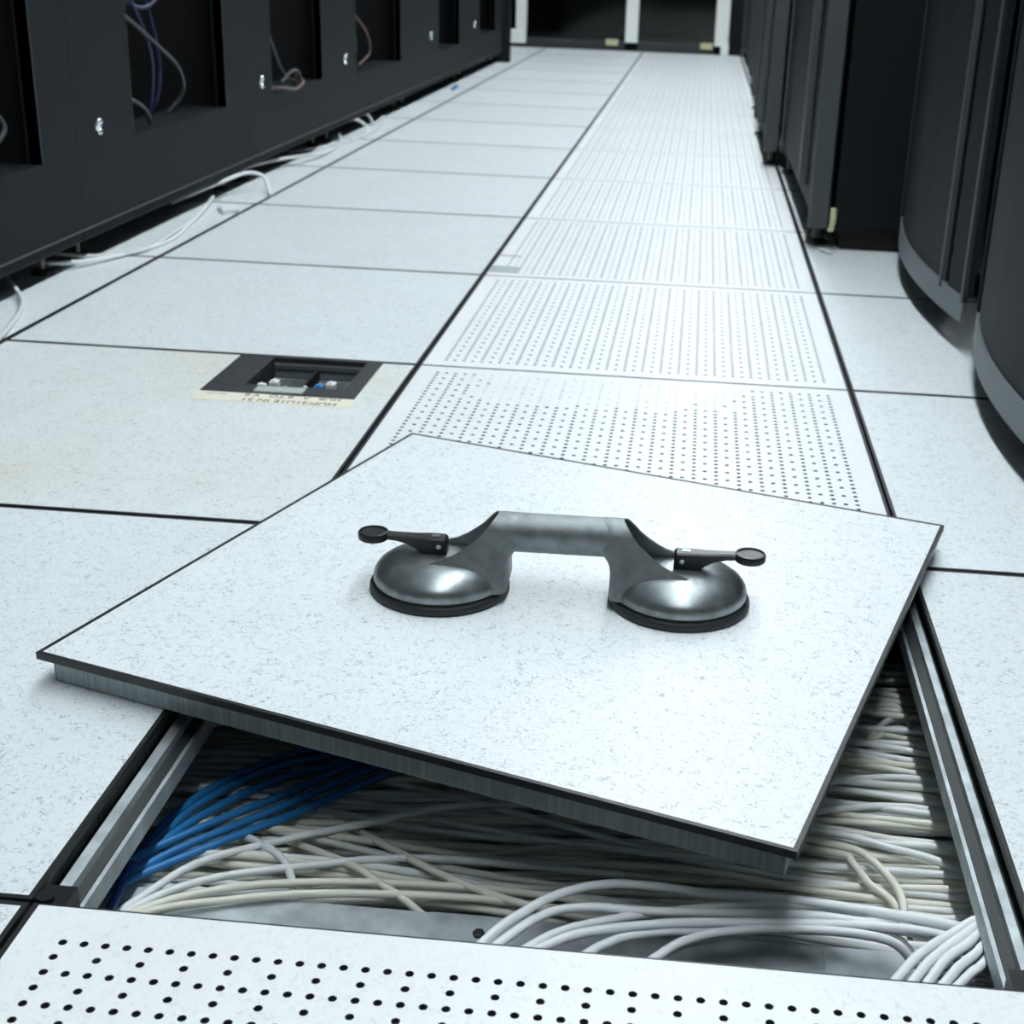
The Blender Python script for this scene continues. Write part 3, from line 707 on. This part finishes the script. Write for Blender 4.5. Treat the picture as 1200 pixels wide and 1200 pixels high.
# ------------------------------------------------------------------ cabinets on the right
def bulge_cabinet(y0, y1, d0, d1, xe, lab):
    r = thing('bow_front_cabinet', lab, 'cabinet', (1.2, (y0+y1)/2, 0.0), 0.0, 'bow fronted cabinets on the right')
    ox, oy = -1.2, -(y0+y1)/2
    def shell(pl, z0, z1, th, name, mat):
        b = MB()
        b.loft([[(x+ox, y+oy, z0), (x+ox, y+oy, z1), (x+th+ox, y+oy, z1), (x+th+ox, y+oy, z0)] for x, y in pl])
        return b.obj(name, mat, r, 0.5)
    fit = lambda a, c: [(0.752+(xe-0.752)*((2*(y-y0-0.02)/(y1-y0-0.035)-1)**2), y) for y in [a+(c-a)*i/12 for i in range(13)]]
    shell(fit(y0+0.02, y1-0.015), 0.045, 0.085, 0.005, 'bottom_rail', M['rail'])
    shell([(x+0.004, y) for x, y in fit(d0, d1)], 0.085, 1.92, 0.008, 'mesh_door', M['door_mesh'])
    shell(fit(d1, y1-0.023), 0.085, 1.92, 0.010, 'far_stile', M['rack'])
    shell([(x-0.002, y) for x, y in fit(y1-0.023, y1-0.015)], 0.075, 1.92, 0.008, 'frame_edge', M['rack_edge'])
    shell([(x-0.002, y) for x, y in fit(d0-0.008, d0)], 0.075, 1.92, 0.008, 'door_edge', M['rack_edge'])
    shell(fit(y0+0.008, d0-0.045), 0.085, 1.92, 0.010, 'near_stile', M['rack'])
    shell([(x-0.002, y) for x, y in fit(y0+0.02, y0+0.028)], 0.075, 1.92, 0.008, 'frame_edge', M['rack_edge'])
    shell(fit(y0+0.02, y1-0.015), 1.92, 1.97, 0.03, 'top_rail', M['rail'])
    b = MB(); b.box(0.87+ox, 1.65+ox, y0+0.012+oy, y1-0.012+oy, 0.05, 1.98); b.obj('cabinet_body', M['rack_r'], r)
    for fx_ in (0.90, 1.55):
        for fy_ in (y0+0.09, y1-0.09):
            b = MB(); b.lathe([(0.022, 0.0), (0.024, 0.005), (0.012, 0.012), (0.012, 0.05)], (fx_+ox, fy_+oy, 0), 12); b.obj('foot', M['plastic'], r)
    return r
bulge_cabinet(0.62, 1.418, 0.64, 1.345, 0.797, 'dark bow-fronted cabinet with mesh door, nearest on the right edge')
bulge_cabinet(1.426, 2.185, 1.565, 2.150, 0.782, 'dark bow-fronted cabinet with mesh door, second on the right, behind the nearest one')
for o in list(bpy.data.objects):   # the nearest door reaches almost to its frame edge: its middle stile is left out
    if o.parent and o.name.startswith('near_stile') and o.parent.name == 'bow_front_cabinet':
        bpy.data.objects.remove(o)

def flat_cabinet(y0, y1, xf, lab, zb=0.045, lean=False):
    r = thing('tall_cabinet', lab, 'cabinet', (1.1, (y0+y1)/2, 0.0), 0.0, 'tall black cabinets on the right')
    ox, oy = -1.1, -(y0+y1)/2
    def bx(name, mat, q, bev=0.0):
        b = MB(); b.box(q[0]+ox, q[1]+ox, q[2]+oy, q[3]+oy, q[4], q[5]); o = b.obj(name, mat, r)
        return bevel(o, bev) if bev else o
    bx('cabinet_body', M['rack_r'], (xf+0.052, 1.65, y0+0.004, y1-0.004, zb, 2.0))
    bx('door', M['rack'], (xf+0.006, xf+0.044, y0+0.012, y1-0.012, zb+0.02, 1.98), 0.006)
    for q in ((y0, y0+0.012), (y1-0.012, y1)): bx('door_edge', M['rack_edge'], (xf, xf+0.040, q[0], q[1], zb, 1.99), 0.003)
    bx('door_handle', M['rack_edge'], (xf-0.012, xf+0.006, y0+0.20, y0+0.235, 0.10, 1.10), 0.004)
    bx('plinth', M['rack_in'], (xf+0.07, 1.6, y0+0.03, y1-0.03, 0.0, zb))
    for fy_ in (y0+0.08, y1-0.08):
        b = MB(); b.lathe([(0.026, 0.0), (0.026, 0.006), (0.012, 0.012), (0.012, zb+.001)], (xf+0.03+ox, fy_+oy, 0), 12); b.obj('foot', M['plastic'], r)
flat_cabinet(2.200, 3.390, 0.602, 'tall black cabinet with a pale door edge, beside the second bow-fronted cabinet')
flat_cabinet(3.400, 4.300, 0.556, 'tall black cabinet standing furthest into the aisle on the right')
flat_cabinet(4.310, 5.190, 0.572, 'tall black cabinet third from the far end of the right row')
flat_cabinet(5.200, 6.240, 0.590, 'tall black cabinet second from the far end of the right row')
flat_cabinet(6.250, 8.380, 0.605, 'tall black cabinet at the far end of the right row, next to the glass door')
cable([(0.612,2.33,.006),(0.622,2.37,.010),(0.642,2.40,.008)], M['yellow'], 'pale yellow cable tie end on the floor at the tall cabinet corner', None, 0.0045, 5, 'cable_tie')
cable([(0.648,2.194,.042),(0.651,2.192,.066),(0.650,2.194,.088)], M['yellow'], 'yellow tag hanging at the side of the tall black cabinet', None, 0.0065, 5, 'cable_tag')
cable([(0.632,2.19,.004),(0.640,2.17,.006),(0.652,2.16,.004)], M['cg'], 'small grey cable end on the tile under the tall cabinet', None, 0.004, 5, 'cable_end')

# ------------------------------------------------------------------ ceiling lights
ORD = 'eighth seventh sixth fifth fourth third second first'.split()
for k in range(1, 8):
    y = -2.2+1.42*k
    t = thing('ceiling_light', f'fluorescent batten above the aisle, {ORD[k]} from the glass doors', 'ceiling light', (0.47, y, ZC), 0.0, 'fluorescent battens above the aisle')
    b = MB(); b.box(-0.07, 0.07, -0.68, 0.68, -0.05, 0.0); bevel(b.obj('housing', M['alu'], t), 0.004)
    b = MB(); b.box(-0.055, 0.055, -0.66, 0.66, -0.085, -0.0505); bevel(b.obj('diffuser', M['lamp'], t), 0.01)
